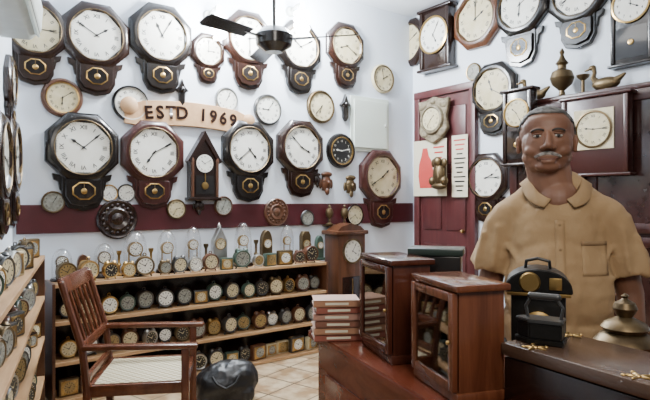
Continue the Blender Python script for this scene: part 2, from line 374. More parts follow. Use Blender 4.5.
# ------------------------------------------------------------------ right wall clocks
oct_clock('R',411,44,24,M_dark,'cream',t=(7,10),drop=False,label='octagonal dark wall clock with cream dial by the corner')
def sq_clock(w,px,py,hw,hh,wood,dial,r,dz=0,label='',off=.003,t=None,dep=10,lower=True,face=None):
    P,a,k=on(w,px,py,off); o=thing('wall_clock',label,'wall clock',P,a,k); b=MB()
    b.box((0,-dep/2,0),(2*hw,dep,2*hh),wood,bev=1); b.box((0,-dep/2-.5,hh+1),(2*hw+6,dep+4,3),wood,bev=1); b.box((0,-dep/2-.5,-hh-1),(2*hw+6,dep+4,3),wood,bev=1)
    for sx in (-1,1): b.box((sx*(hw-2),-dep-.5,0),(4,2,2*hh-2),wood,bev=.6)
    inst('clock_case',b.mesh('clock_case'),o)
    if face: inst('dial_plate',MB().box((0,-dep-.7,dz),(2*face,1,2*face),M_cream,bev=.2).mesh('f',0),o)
    inst('bezel',MB().lathe([(r*1.04,-dep),(r*1.1,-dep-2.5),(r,-dep-3),(r*.96,-dep-1)],M_brass if not face else M_obrass,n=40,c=(0,0,dz)).mesh('bezel'),o)
    put_dial(o,dial,r,-dep-1.6,dz,t=t)
    if lower:
        inst('door_glass',MB().box((0,-dep-.3,-hh+ (hh+dz-r)*.5),(2*hw-10,.8,(hh+dz-r)*.75),M_bglass).mesh('g',0),o)
        inst('pendulum',MB().lathe([(0,-dep-2.6),(2.6,-dep-2),(3,-dep-.8),(0,-dep-.8)],M_brass,c=(0,0,-hh+(hh+dz-r)*.5)).mesh('p'),o)
    return o
sq_clock('R',441,40,19,29,M_dark,'rom',17,3,'rectangular dark wooden wall clock with white dial',t=(5,5),lower=False)
oct_clock('R',479,20,29,M_mid,'cream',t=(2,0),drop=False,label='brown octagonal wall clock with cream dial')
oct_clock('R',523,6,30,M_black,'rom',t=(6,10),label='black octagonal drop-dial clock with white dial high up',dropscale=1.15)
oct_clock('R',580,-8,32,M_black,'rom',t=(3,40),label='black octagonal drop-dial clock near the ceiling',dropscale=1.0)
sq_clock('R',636,22,20,42,M_black,'ara',17,16,'tall black wooden wall clock with glazed door',t=(4,0))
oct_clock('R',495,90,27,M_black,'cream',t=(11,20),label='black octagonal drop-dial clock with cream dial beside the door',dropscale=.95)
oct_clock('R',489,178,25,M_dark,'rom',t=(2,15),drop=True,label='dark octagonal wall clock with white dial beside the door')
round_clock('R',474,72,9,M_obrass,'grey',label='small round brass wall clock above the door',thin=True)
P,a,k=on('R',436,120,.078); o=thing('wall_clock','carved pale wooden shield clock hung on the door','wall clock',P,a,k)
b=MB(); b.prism([(-19,12),(-20,20),(-12,19),(0,23),(12,19),(20,20),(19,12),(16,2),(19,-10),(12,-18),(0,-24),(-12,-18),(-19,-10),(-16,2)],0,-5,M_shield,bev=1)
b.lathe([(15,-5),(14,-8),(12,-8.5),(11,-5)],M_shield,n=40)
for sx in (-1,1): b.ell((sx*13,-5,15),(6,2,4),M_shield,rot=(0,sx*.5,0),u=12,v=8); b.ell((sx*12,-5,-13),(6,2,4),M_shield,rot=(0,-sx*.6,0),u=12,v=8)
b.ell((0,-5,18),(4,2,3),M_shield,u=12,v=8)
inst('clock_case',b.mesh('c'),o); put_dial(o,'cream',11,-7.5,0)
P,a,k=on('R',430,168,.078); o=thing('poster','white printed poster with red figure pasted on the door','poster',P,a,k)
inst('sheet',MB().box((0,-.3,0),(44,.5,56),M_paper).mesh('s',0),o)
b=MB(); b.prism([(-13,-20),(3,-20),(5,-4),(2,8),(-1,12),(-3,20),(-9,20),(-11,12),(-14,4),(-15,-8)],-.6,-.9,M_red)
for i in range(8): b.box((12,-.7,20-i*5.2),(14-(i%3)*3,.2,1.6),M_red)
inst('print',b.mesh('p',0),o)
P,a,k=on('R',460,166,.078); o=thing('notice','cream printed notice with red and black lines on the door','notice',P,a,k)
inst('sheet',MB().box((0,-.3,0),(20,.5,62),M_paper).mesh('s',0),o); b=MB()
for i in range(12): b.box((0,-.7,26-i*4.6),(15-(i%4)*2.5,.2,1.4),M_red if i<3 else M_blk)
inst('print',b.mesh('p',0),o)
P,a,k=on('R',441,174,.14); b=MB(); b.ell((0,-3,0),(7,5,11),M_obrass); b.ell((0,-5,12),(5,4,5),M_obrass); b.tube((0,-5,8),(3,-7,-4),2.4,1.2,M_obrass)
for sx in(-1,1): b.ell((sx*6.5,-3,11),(3.5,2,4.5),M_obrass); b.ell((sx*7.5,-4,-7),(4,4,4.5),M_obrass)
b.ell((0,-3,-12),(10,4,3.4),M_obrass); b.box((0,1.5,0),(5,5.5,18),M_obrass)
thing('wall_ornament','old brass seated figure plaque hung on the door','wall decoration',P,a,k,me=b.mesh('wall_ornament'))
# ------------------------------------------------------------------ cabinet on right wall
co=.32; q1=isect(510,NR,cR+co); ua=(q1-C).dot(XR); ub=ua+2.1; ct=H+.85; cw=ub-ua
cab=thing('display_cabinet','tall maroon-brown wooden cabinet with glazed doors','cabinet',(C.x+XR.x*(ua+ub)/2,C.y+XR.y*(ua+ub)/2,0),AR)
b=MB(); b.box((0,-co/2,ct/2),(cw,co-.02,ct-.04),M_mar,bev=.005); b.box((0,-co/2-.005,ct-.02),(cw+.06,co-.01,.04),M_mar,bev=.01); b.box((0,-co/2-.01,.05),(cw+.02,co-.02,.1),M_mar)
inst('body',b.mesh('body'),cab)
for i in range(3):
    x0=-cw/2+cw/3*(i+.5); w3=cw/3-.03
    for (z0,z1) in ((.12,1.15),(1.18,ct-.06)):
        fr=MB(); hz=(z0+z1)/2
        for sx in (-1,1): fr.box((sx*(w3/2-.035),0,0),(.07,.03,z1-z0),M_mar,bev=.004)
        for sz in (-1,1): fr.box((0,0,sz*((z1-z0)/2-.035)),(w3-.14,.03,.07),M_mar,bev=.004)
        dd=inst('door',fr.mesh('door'),cab,(x0,-co-.012,hz))
        inst('glass_pane',MB().box((0,.004,0),(w3-.13,.008,z1-z0-.13),M_mglass).mesh('g',0),dd)
        inst('knob',MB().ell((w3/2-.035,-.025,0),(.012,.014,.012),M_brass).mesh('k'),dd)
sq_clock('R',523,128,16,36,M_dark,'cream',13,14,'dark wooden case clock with brass bezel on the cabinet front',off=co+.035)
sq_clock('R',599,136,33,38,M_mar,'cream',17,6,'red-brown wooden case clock with square cream dial',off=co+.035,face=20,lower=False,t=(9,15))
def on_cab(px,off): p=isect(px,NR,cR+off); return (p.x,p.y,ct+.001),p.y/F
def duck(px,s,flip):
    P,k=on_cab(px,.16); b=MB(); b.ell((0,0,9),(15,6.5,7),M_obrass); b.cap((-11,0,11),(-19,0,16),4,1.5,M_obrass)
    b.path([(10,0,12),(14,0,17),(12,0,22),(13,0,27)],[4,2.6,2.2,2.6],M_obrass); b.ell((14.5,0,28),(4,3,3),M_obrass); b.tube((17,0,27.5),(23,0,26),1.6,.8,M_obrass)
    b.lathe([(0,0),(8,0),(8,1.5),(2,2.5),(2,4),(0,4)],M_obrass,axis='Z')
    o=thing('duck_figurine','old brass duck figurine standing on the cabinet','figurine',P,AR+(math.pi if flip else 0),k*s,me=b.mesh('duck_figurine'))
duck(534,.85,True); duck(606,.95,True)
P,k=on_cab(562,.15)
thing('brass_urn','tall old brass urn with finial on the cabinet','urn',P,AR,k*1.05,me=MB().lathe([(0,0),(8,0),(8,2),(3,4),(2.5,8),(9,14),(11,20),(9,26),(4,29),(4,32),(6,34),(3,38),(1.5,42),(2.5,45),(0,49)],M_obrass,axis='Z',n=28).mesh('u'))
P,k=on_cab(583,.12)
thing('brass_urn','small old brass lamp on the cabinet','urn',P,AR,k*.8,me=MB().lathe([(0,0),(6,0),(6,2),(2,4),(2,20),(7,24),(8,27),(0,26)],M_obrass,axis='Z',n=28).mesh('u'))
# ------------------------------------------------------------------ left wall clocks + AC
def left_item(s,z): p=BL-XL*s+NL*.003; return Vector((p.x,p.y,z))
f,bz,dr,wn,pb=octo(M_dark)
for s,z,R in ((.33,H+.28,.26),(.33,H+.76,.18),(.88,H+.24,.26),(1.42,H+.26,.25)):
    o=thing('wall_clock','dark octagonal drop-dial clock on the side wall above shelves','wall clock',left_item(s,z),AL,R)
    inst('dial_frame',f,o);inst('bezel',bz,o);q=inst('drop_box',dr,o);inst('pendulum_window',wn,q);inst('pendulum',pb,q);put_dial(o,'rom',.755,-.2,0)
o=thing('air_conditioner','white split air conditioner high on the side wall','air conditioner',left_item(1.02,H+.98),AL)
tb=[(0,0),(-.16,0),(-.22,.06),(-.23,.2),(-.18,.29),(0,.3)]
b=MB(); b.prism([(-x,z) for x,z in tb],-.38,.38,M_white,Matrix.Rotation(-math.pi/2,4,'Z'),bev=.006)
inst('housing',b.mesh('housing'),o)
inst('louver',MB().box((0,-.195,.03),(.66,.05,.012),M_panel,(.8,0,0)).box((0,-.2,.045),(.66,.04,.006),M_blk,(.8,0,0)).mesh('l',0),o)
# ------------------------------------------------------------------ shelf units
lv=[.03,.292,.574,.837]
fl=isect(52,NB,cB+.3); frr=isect(328,NB,cB+.3); sl=(fl-BL).dot(XB); sr=(frr-BL).dot(XB); sw=sr-sl
o=thing('shelf_unit','pale wooden tiered shelf unit full of clocks','shelf',(BL.x,BL.y,0),AB)
for z in lv: inst('shelf_board',MB().box(((sl+sr)/2,-.165,z-.0125),(sw-.04,.28,.025),M_light,bev=.002).mesh('b',0),o)
for x in (sl+.01,sr-.01): inst('side_panel',MB().box((x,-.165,.42),(.02,.29,.84),M_mid,bev=.002).mesh('b',0),o)
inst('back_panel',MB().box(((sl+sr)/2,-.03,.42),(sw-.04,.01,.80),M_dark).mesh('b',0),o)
lvl=[.23,.50,.772,1.045]
o=thing('shelf_unit','pale wooden shelf unit of small clocks along side wall','shelf',(BL.x,BL.y,0),AL)
for z in lvl: inst('shelf_board',MB().box((-1.36,-.115,z-.0125),(2.16,.21,.025),M_light,bev=.002).mesh('b',0),o)
for x in (-.27,-2.45): inst('side_panel',MB().box((x,-.115,.53),(.02,.21,1.03),M_mid,bev=.002).mesh('b',0),o)
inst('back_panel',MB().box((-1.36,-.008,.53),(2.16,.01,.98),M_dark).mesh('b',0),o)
def alarm(mt,bell):
    b=MB(); b.lathe([(0,.45),(.8,.45),(1,.35),(1,-.35),(.93,-.46),(.78,-.38),(0,-.34)],mt,n=28,c=(0,0,1.15))
    for sx in (-1,1): b.tube((sx*.5,0,.4),(sx*.72,0,0),.09,.09,mt,8)
    if bell:
        for sx in (-1,1): b.lathe([(0,.28),(.2,.24),(.36,.05),(.38,0),(0,.02)],mt,n=16,axis='Z',M=Matrix.Rotation(sx*.5,4,'Y'),c=(sx*.48,0,2.06)); b.tube((sx*.42,0,1.95),(sx*.5,0,2.1),.05,.05,mt,6)
    else: b.lathe([(.16,0),(.22,.06),(.16,.12),(.1,.06),(.16,0)],mt,n=12,axis='Y',c=(0,0,2.28)); b.tube((0,0,2.1),(0,0,2.2),.08,.08,mt,8)
    return b.mesh('alarm_clock')
al=[alarm(m_,bl) for m_ in (M_obrass,M_gun,M_blk,M_brass,M_green,M_mid,M_obrass,M_silver,M_gun) for bl in (0,1)]
def sq(mt): 
    b=MB(); b.box((0,0,.95),(2.1,.8,1.9),mt,bev=.15); b.box((0,-.4,.95),(1.7,.06,1.5),M_brass,bev=.02); return b.mesh('travel_clock')
sqs=[sq(m_) for m_ in (M_obrass,M_mid,M_dark,M_green,M_cream,M_gun)]
def small_dial(md,ink=M_blk):
    b=MB(); b.lathe([(0,0),(1,0),(1,.03),(0,.03)],md,n=28)
    for k in range(12):
        a=math.radians(30*k); b.prism([(-.05,.66),(.05,.66),(.05,.88),(-.05,.88)],-.006,-.002,ink,Matrix.Rotation(a,4,'Y'))
    for a,l in ((.6,.5),(-1.1,.7)): b.prism([(-.06,-.1),(.06,-.1),(.03,l),(-.03,l)],-.02,-.01,ink,Matrix.Rotation(a,4,'Y'))
    return b.mesh('dial',0)
sd=[small_dial(M_dial),small_dial(M_cream),small_dial(M_gdial),small_dial(M_gold),small_dial(M_blk,M_cream),small_dial(M_gold),small_dial(M_gdial),small_dial(M_cream)]
cl_names={0:'small round alarm clock with metal case on a shelf',1:'small square travel clock on a shelf'}
def small_clock(P,a,r,square,group):
    if square:
        o=thing('travel_clock',cl_names[1],'clock',P,a,r,group,me=random.choice(sqs)); inst('dial',random.choice(sd),o,(0,-.46,.95),scale=.62)
    else:
        o=thing('alarm_clock',cl_names[0],'clock',P,a,r,group,me=random.choice(al)); inst('dial',random.choice(sd),o,(0,-.40,1.15),scale=.78)
    return o
for li,z in enumerate(lv[:3]):
    x=sl+.12; 
    while x<sr-.09:
        r=random.uniform(.056,.072) if li else random.uniform(.055,.075)
        p=BL+XB*x+NB*(.21+random.uniform(-.02,.03))
        small_clock((p.x,p.y,z+.001),AB+random.uniform(-.2,.3),r,(li==0 and random.random()<.7) or random.random()<.08,'clocks on the shelf rows')
        x+=r*2.06+.008
for li,z in enumerate(lvl):
    x=.36
    while x<2.38:
        r=random.uniform(.048,.066)
        p=BL-XL*x+NL*(.14+random.uniform(-.01,.02))
        small_clock((p.x,p.y,z+.001),AL+random.uniform(-.7,.0),r,random.random()<.2,'clocks on the side shelf')
        x+=r*2.06+.01
TZ=lv[3]+.001
def top(px,off=.17): p=isect(px,NB,cB+off); return Vector((p.x,p.y,TZ)),p.y/F
def dome(px,h,w,off=.2,fill=M_brass):
    P,k=top(px,off); o=thing('dome_clock','brass skeleton clock under a glass dome','clock',P,AB,k)
    r=w/2
    inst('base',MB().lathe([(0,0),(r*1.1,0),(r*1.1,h*.05),(r,h*.09),(0,h*.09)],M_dark,n=28,axis='Z').mesh('b'),o)
    b=MB(); 
    for sx in (-1,1): b.tube((sx*r*.5,0,h*.09),(sx*r*.5,0,h*.55),r*.07,r*.07,fill,8)
    b.lathe([(0,r*.2),(r*.62,r*.2),(r*.62,-r*.2),(0,-r*.2)],fill,c=(0,0,h*.58)); b.lathe([(0,h*.12),(r*.5,h*.12),(r*.5,h*.17),(0,h*.17)],fill,axis='Z')
    inst('movement',b.mesh('m'),o); inst('dial',sd[0],o,(0,-r*.24,h*.58),scale=r*.5)
    pr=[(r*.95,h*.09),(r*.95,h*.6)]+[(r*.95*math.cos(t),h*.6+h*.4*math.sin(t)) for t in [i*math.pi/16 for i in range(1,8)]]+[(0,h)]
    inst('glass_dome',MB().lathe(pr,G_clear,n=32,axis='Z').mesh('g'),o)
for x,h,w in ((62,32,20),(104,34,20),(135,44,24),(167,42,20),(193,44,17),(243,44,18),(287,38,14)): dome(x,h,w,.12,M_brass if x%2 else M_obrass)
def mantel(px,h,w,mt,off=.17,kind='arch',lab='small arched mantel clock on the shelf'):
    P,k=top(px,off); o=thing('mantel_clock',lab,'clock',P,AB,k); b=MB(); hw=w/2
    if kind=='arch': pts=[(-hw,h*.1),(hw,h*.1),(hw,h*.6)]+[(hw*math.cos(t),h*.6+h*.35*math.sin(t)) for t in [i*math.pi/12 for i in range(1,12)]]+[(-hw,h*.6)]
    elif kind=='gable': pts=[(-hw,h*.1),(hw,h*.1),(hw,h*.65),(0,h),(-hw,h*.65)]
    else: pts=[(-hw,h*.1),(hw,h*.1),(hw,h*.85),(hw*.6,h),(-hw*.6,h),(-hw,h*.85)]
    b.prism(pts,hw*.5,-hw*.5,mt,bev=.5); b.box((0,0,h*.05),(w*1.25,hw*1.4,h*.1),mt,bev=.4)
    if kind=='gable': b.lathe([(0,0),(w*.1,0),(w*.12,h*.05),(0,h*.14)],mt,axis='Z',c=(0,0,h*.96),n=12)
    inst('clock_case',b.mesh('c'),o); inst('bezel',MB().lathe([(hw*.74,0),(hw*.76,-.8),(hw*.66,-1),(hw*.66,0)],M_brass,c=(0,-hw*.5,h*.58)).mesh('b'),o)
    inst('dial',random.choice(sd[:2]),o,(0,-hw*.5-.6,h*.58),scale=hw*.68)
mantel(219,42,15,M_silver,.12,'gable','nickel gabled mantel clock on the shelf top')
mantel(83,26,11,M_mid,.12,'arch'); mantel(266,36,12,M_obrass,.12,'arch'); mantel(305,30,11,M_obrass,.12,'box'); mantel(319,26,9,M_green,.12,'arch')
x=sl+.10
while x<sr-.09:
    r=random.uniform(.05,.075); p=BL+XB*x+NB*.255
    small_clock((p.x,p.y,TZ),AB+random.uniform(-.2,.2),r,random.random()<.1,'clocks on the shelf top')
    x+=r*2.1+random.choice((.005,.01,.03))
for x in (119,151,206,256):
    P,k=top(x,.10); thing('brass_candlestick','small brass candlestick among the shelf clocks','candlestick',P,AB,k,me=MB().lathe([(0,0),(4,0),(4,1.5),(1.5,3),(1.2,9),(2.4,11),(1.2,13),(1.2,20),(2.5,23),(2.5,25),(0,25)],M_brass if x%2 else M_obrass,axis='Z',n=16).mesh('c'))
p=isect(345,NB,cB+.15); k=p.y/F; o=thing('case_clock','brown wooden standing case clock with round dial','clock',(p.x,p.y,0),AB,1)
b=MB(); b.box((0,0,.55),(.34,.22,1.06),M_mid,bev=.006); b.box((0,0,1.10),(.40,.26,.04),M_mid,bev=.01); b.box((0,0,.03),(.40,.26,.06),M_mid,bev=.01); b.box((0,-.113,.42),(.24,.01,.5),M_dark,bev=.004); b.prism([(-.17,1.12),(.17,1.12),(.12,1.16),(0,1.19),(-.12,1.16)],.08,-.1,M_mid)
inst('clock_case',b.mesh('c'),o); inst('bezel',MB().lathe([(.118,0),(.125,-.02),(.108,-.024),(.105,0)],M_obrass,n=40,c=(0,-.11,.92)).mesh('b'),o); put_dial(o,'rom',.108,-.122,.92,t=(4,5))
inst('pendulum',MB().lathe([(0,-.012),(.04,-.008),(.045,0),(0,0)],M_brass,c=(0,-.118,.42)).box((0,-.121,.55),(.008,.004,.2),M_brass).mesh('p'),o)
# ------------------------------------------------------------------ ceiling fan and lamps
fx,fy=-.37,4.0; fz=zof(40,fy)
o=thing('ceiling_fan','dark ceiling fan with three blades at rest','fan',(fx,fy,fz),0)
b=MB(); b.lathe([(0,-.09),(.06,-.09),(.13,-.04),(.14,.03),(.09,.08),(.03,.1),(0,.1)],M_black,n=32,axis='Z'); inst('motor',b.mesh('m'),o)
inst('downrod',MB().tube((0,0,.1),(0,0,CZ-fz-.05),.013,.013,M_black).lathe([(0,0),(.06,0),(.03,-.08),(0,-.08)],M_black,axis='Z',c=(0,0,CZ-fz-.003)).mesh('r'),o)
bl=MB().box((.2,0,.0),(.16,.03,.008),M_black).prism([(.24,-.055),(.60,-.075),(.62,-.04),(.62,.04),(.60,.06),(.24,.055)],-.004,.004,M_black,Matrix.Rotation(.28,4,'X')@Matrix.Rotation(math.pi/2,4,'X')).mesh('blade')
for dg in (-12,108,228): inst('blade',bl,o,rot=(0,0,math.radians(dg)))
def wall_lamp(px,py,e):
    P,a,k=on('B',px,py,.003); o=thing('wall_lamp','glowing compact fluorescent lamp on a wall bracket','lamp',P,a)
    inst('bracket',MB().lathe([(0,0),(.05,0),(.04,-.03),(0,-.03)],M_white).path([(0,-.02,0),(0,-.12,.03),(0,-.2,.02)],.012,M_white).tube((0,-.2,.03),(0,-.2,-.04),.025,.03,M_white).mesh('b'),o)
    pts=[(.055*math.cos(t*.7),-.2+.055*math.sin(t*.7),-.05-.006*t) for t in range(30)]
    inst('bulb',MB().path(pts,.022,M_bulb,6).mesh('b'),o)
    q=Vector((P.x,P.y))+NB*.36
    l=bpy.data.lights.new('lamp_light','POINT'); l.energy=e; l.shadow_soft_size=.1; l.color=(.92,.97,1)
    lo=bpy.data.objects.new('lamp_light',l); COL.objects.link(lo); lo.location=(q.x,q.y,P.z-.1)
wall_lamp(208,16,170); wall_lamp(290,12,200)
# ------------------------------------------------------------------ counter
cz=H-.45
poly=[(-.06,1.92),(.42,.77),(1.2,.6),(1.2,1.44)]
def extr(poly,z0,z1,mt,sm=0,bev=0):
    tb=bmesh.new(); vs=[tb.verts.new((x,y,z0)) for x,y in poly]; f=tb.faces.new(vs)
    r=bmesh.ops.extrude_face_region(tb,geom=[f]); bmesh.ops.translate(tb,vec=(0,0,z1-z0),verts=[v for v in r['geom'] if isinstance(v,bmesh.types.BMVert)])
    bmesh.ops.recalc_face_normals(tb,faces=tb.faces)
    if bev: bmesh.ops.bevel(tb,geom=tb.edges[:],offset=bev,segments=2,affect='EDGES')
    b=MB(); b.merge(tb,mt); return b
o=thing('counter','red-brown wooden shop counter','counter',(0,0,0))
cx=sum(p[0] for p in poly)/4; cy=sum(p[1] for p in poly)/4
inst('worktop',extr(poly,cz-.03,cz,M_counter,bev=.004).mesh('w'),o)
inner=[(cx+(x-cx)*.95,cy+(y-cy)*.95) for x,y in poly]
inst('body',extr(inner,0,cz-.03,M_counter).mesh('b'),o)
A=Vector(inner[0]);B=Vector(inner[1]); dv=(B-A).normalized(); ln=(B-A).length; nn=Vector((dv.y,-dv.x)); 
if nn.x>0: nn=-nn
for i in range(2):
    c=A+dv*ln*(.27+.46*i)+nn*.005
    inst('side_panel',MB().box((0,0,0),(ln*.4,.014,.7),M_counter,bev=.005).mesh('p'),o,(c.x,c.y,.5),(0,0,math.atan2(dv.y,dv.x)))
def gcase(p0,p1,dep,h,mt,label,dial=False):
    p0=Vector(p0);p1=Vector(p1); dv=p1-p0; L=dv.length; ang=math.atan2(dv.y,dv.x)
    c=(p0+p1)/2; o=thing('display_case',label,'display case',(c.x,c.y,cz+.001),ang)
    b=MB(); t=.016
    b.box((0,dep/2,.012),(L+.012,dep+.012,.024),mt,bev=.004); b.box((0,dep/2,h-.008),(L+.02,dep+.02,.016),mt,bev=.004)
    for x in (-L/2+t/2,L/2-t/2): b.box((x,dep/2,h/2+.004),(t,dep-.004,h-.040),mt,bev=.001)
    b.box((0,dep-t/2,h/2+.004),(L-2*t,t,h-.040),mt)
    inst('body',b.mesh('body'),o)
    d=MB(); fw=.02; dh=h-.045
    for x in (-1,1): d.box((x*(L/2-fw/2),0,0),(fw,.014,dh),mt,bev=.002)
    for z in (-1,1): d.box((0,0,z*(dh/2-fw/2)),(L-2*fw,.014,fw),mt,bev=.002)
    dd=inst('door',d.mesh('door'),o,(0,-.008,h/2+.004)); inst('glass_pane',MB().box((0,.0,0),(L-2*fw,.003,dh-2*fw),G_tint).mesh('g',0),dd)
    inst('knob',MB().ell((L/2-fw/2,-.012,0),.005,M_brass).mesh('k'),dd)
    m2=MB(); m2.box((0,dep*.5,.07),(L*.5,dep*.4,.08),M_iron,bev=.006); m2.tube((0,dep*.45,.11),(0,dep*.45,h*.75),.006,.006,M_brass); m2.lathe([(0,.01),(.035,.01),(.035,-.01),(0,-.01)],M_obrass,c=(0,dep*.4,h*.66)); 
    inst('mechanism',m2.mesh('m'),o)
gcase((.121,1.707),(.185,1.500),.115,.285,M_case,'dark red-brown wooden case with glazed door on the counter')
gcase((.233,1.406),(.292,1.205),.118,.262,M_case2,'brown wooden case with glazed door on the counter')
o=thing('wooden_box','black lacquered box with flat lid on the counter','box',(.345,1.70,cz+.001),-.3)
inst('body',MB().box((0,0,.14),(.15,.10,.28),M_black,bev=.004).mesh('b'),o); inst('lid',MB().box((0,0,.292),(.165,.11,.022),M_dgreen,bev=.004).mesh('l'),o)
bcols=[mat('book_red',(.30,.09,.06),.6),mat('book_tan',(.40,.20,.11),.6),mat('book_brown',(.22,.09,.055),.6),mat('book_pink',(.42,.22,.16),.6)]
z=cz+.001
for i in range(6):
    w,dp,t=.155-random.uniform(0,.012),.11,.021
    o=thing('book','worn reddish-brown paperback in a stack on the counter','book',(.035+random.uniform(-.004,.004),1.80+random.uniform(-.004,.004),z),.10+random.uniform(-.08,.08),group='paperback stack on the counter')
    inst('pages',MB().box((0,.002,t/2),(w-.008,dp-.008,t-.004),M_paper).mesh('p',0),o)
    cm=bcols[i%4]; inst('cover',MB().box((0,0,.001),(w,dp,.002),cm).box((0,0,t-.001),(w,dp,.002),cm).box((0,-dp/2+.001,t/2),(w,.002,t),cm).box((0,-dp/2-.0003,t/2),(w*.5,.001,t*.35),M_paper).mesh('c',0),o)
    z+=t+.0008
P0=Vector((.40,1.23)); av=Vector((.5,-.866)); ang=math.atan2(av.y,av.x); bh=.13
ce=P0+av*.2+Vector((.866,.5))*.1
o=thing('wooden_box','dark brown wooden box with brass corner mounts on the counter','box',(ce.x,ce.y,cz+.001),ang)
inst('body',MB().box((0,0,.05),(.4,.2,.10),M_dark,bev=.003).mesh('b'),o); inst('lid',MB().box((0,0,.117),(.41,.21,.028),M_boxtop,bev=.004).mesh('l'),o)
def mount():
    b=MB(); 
    for q in (.2,1.57,2.94):
        b.ell((.011*math.cos(q),.011*math.sin(q),.0),(.009,.0035,.0025),M_brass,rot=(0,0,q),u=10,v=6)
        b.ell((.021*math.cos(q),.021*math.sin(q),.0),(.004,.004,.0025),M_brass,u=10,v=6)
    for sx in (-1,1): b.ell((sx*.009,-.010,0),(.010,.0032,.0025),M_brass,rot=(0,0,-sx*.8),u=10,v=6)
    b.ell((0,0,0),(.005,.005,.003),M_brass,u=10,v=6); return b.mesh('mount')
mo=mount()
for x,y in ((-.133,-.078),(.09,-.078),(-.165,.085),(.16,.085)): inst('corner_mount',mo,o,(x,y,.132),(0,0,.9),1.15,label='brass decorative mount')
top_z=cz+.001+.131
p=P0+Vector((.866,.5))*.075+av*.045
o=thing('charcoal_iron','black cast charcoal iron with wooden handle on the box','iron',(p.x,p.y,top_z+.001),2.6,.92)
b=MB(); hull=[(-.05,-.035),(.03,-.035),(.06,-.012),(.068,0),(.06,.012),(.03,.035),(-.05,.035)]
b2=extr(hull,0,.012,M_iron,bev=.002); b3=extr([(x*.92,y*.92) for x,y in hull],.012,.05,M_iron,bev=.003)
for q in (b2,b3):
    me=q.mesh('t',0); b.merge(None,M_iron,None,me)
inst('body',b.mesh('b'),o)
inst('lid',(lambda q:q.mesh('l'))(extr([(x*.96,y*.96) for x,y in hull],.05,.058,M_gun,bev=.002)),o)
inst('handle',MB().path([(-.04,0,.056),(-.045,0,.085),(-.03,0,.108)],.004,M_gun).path([(.035,0,.056),(.04,0,.085),(.028,0,.108)],.004,M_gun).cap((-.032,0,.11),(.028,0,.11),.009,.009,M_gun).mesh('h'),o)
o=thing('lantern','blackened signal lantern with brass lens and arched hood','lantern',(.555,1.435,cz+.001),-.35)
b=MB(); b.box((0,0,.11),(.13,.10,.22),M_iron,bev=.006); b.box((0,0,.012),(.145,.115,.024),M_iron,bev=.004)
pts=[(-.08,.215),(.08,.215)]+[(.08*math.cos(t),.225+.05*math.sin(t)) for t in [i*math.pi/10 for i in range(0,11)]]
b.prism(pts,.062,-.062,M_iron,bev=.003); inst('housing',b.mesh('h'),o)
inst('lens',MB().lathe([(.035,0),(.04,-.015),(.032,-.018),(.03,-.004)],M_brass,c=(0,-.05,.13)).lathe([(0,-.022),(.02,-.018),(.032,-.006),(0,-.006)],G_clear,c=(0,-.05,.13)).mesh('l'),o)
inst('hood_plate',MB().lathe([(0,-.006),(.022,-.006),(.026,0)],M_brass,c=(-.02,-.062,.242)).box((.04,-.064,.24),(.03,.004,.03),M_brass,bev=.002).box((0,-.064,.212),(.15,.004,.008),M_brass,bev=.001).mesh('p'),o)
inst('handle',MB().path([(-.03,0,.272),(-.028,0,.29),(0,0,.297),(.028,0,.29),(.03,0,.272)],.004,M_iron).mesh('hd'),o)
o=thing('oil_lamp','aged brass oil lamp with domed cap and finial','oil lamp',(.78,1.43,cz+.001))
inst('base',MB().lathe([(0,0),(.076,0),(.08,.012),(.074,.03),(.062,.04),(.070,.06),(.076,.08),(.06,.1),(.04,.11),(0,.11)],M_obrass,n=36,axis='Z').mesh('b'),o)
inst('cap',MB().lathe([(.05,.108),(.058,.118),(.05,.13),(.03,.14),(.018,.146),(.024,.155),(.03,.168),(.024,.182),(.01,.19),(.006,.194),(.01,.2),(0,.208)],M_obrass,n=36,axis='Z').mesh('c'),o)
# ------------------------------------------------------------------ armchair
o=thing('armchair','reddish wooden armchair with woven cane seat','chair',(-1.02,3.12,0),math.radians(9))
b=MB(); 
for y in (-.25,.25): b.box((0,y,.435),(.5,.035,.06),M_chair,bev=.005)
for x in (-.235,.235): b.box((x,0,.435),(.035,.47,.06),M_chair,bev=.005)
inst('seat',MB().box((0,0,.452),(.44,.47,.022),M_cane,bev=.004).mesh('s'),o,label='pale woven cane seat'); inst('seat_frame',b.mesh('f'),o)
for y in (-.255,.255):
    inst('leg',MB().box((.245,y,.32),(.04,.04,.64),M_chair,bev=.006).mesh('l'),o)
    inst('leg',MB().box((-.245,y,.22),(.04,.04,.44),M_chair,(0,0,0),bev=.006).mesh('l'),o)
    inst('armrest',MB().box((.02,y,.655),(.58,.06,.028),M_chair,(0,0.02,0),bev=.01).mesh('a'),o)
    inst('stretcher',MB().box((0,y,.16),(.45,.022,.03),M_chair,bev=.004).mesh('st'),o)
br=MB()
for y in (-.255,.255): br.path([(-.245,y,.42),(-.27,y,.65),(-.33,y,.85),(-.37,y,.99)],[.022,.02,.018,.018],M_chair)
br.box((-.372,0,.975),(.028,.52,.09),M_chair,(0,-.28,0),bev=.01); br.box((-.275,0,.66),(.024,.50,.05),M_chair,(0,-.2,0),bev=.005); br.box((-.25,0,.5),(.024,.5,.04),M_chair,bev=.004)
for i in range(5): 
    y=-.17+.085*i; br.path([(-.276,y,.67),(-.325,y,.83),(-.362,y,.95)],.011,M_chair,6)
inst('backrest',br.mesh('b'),o)
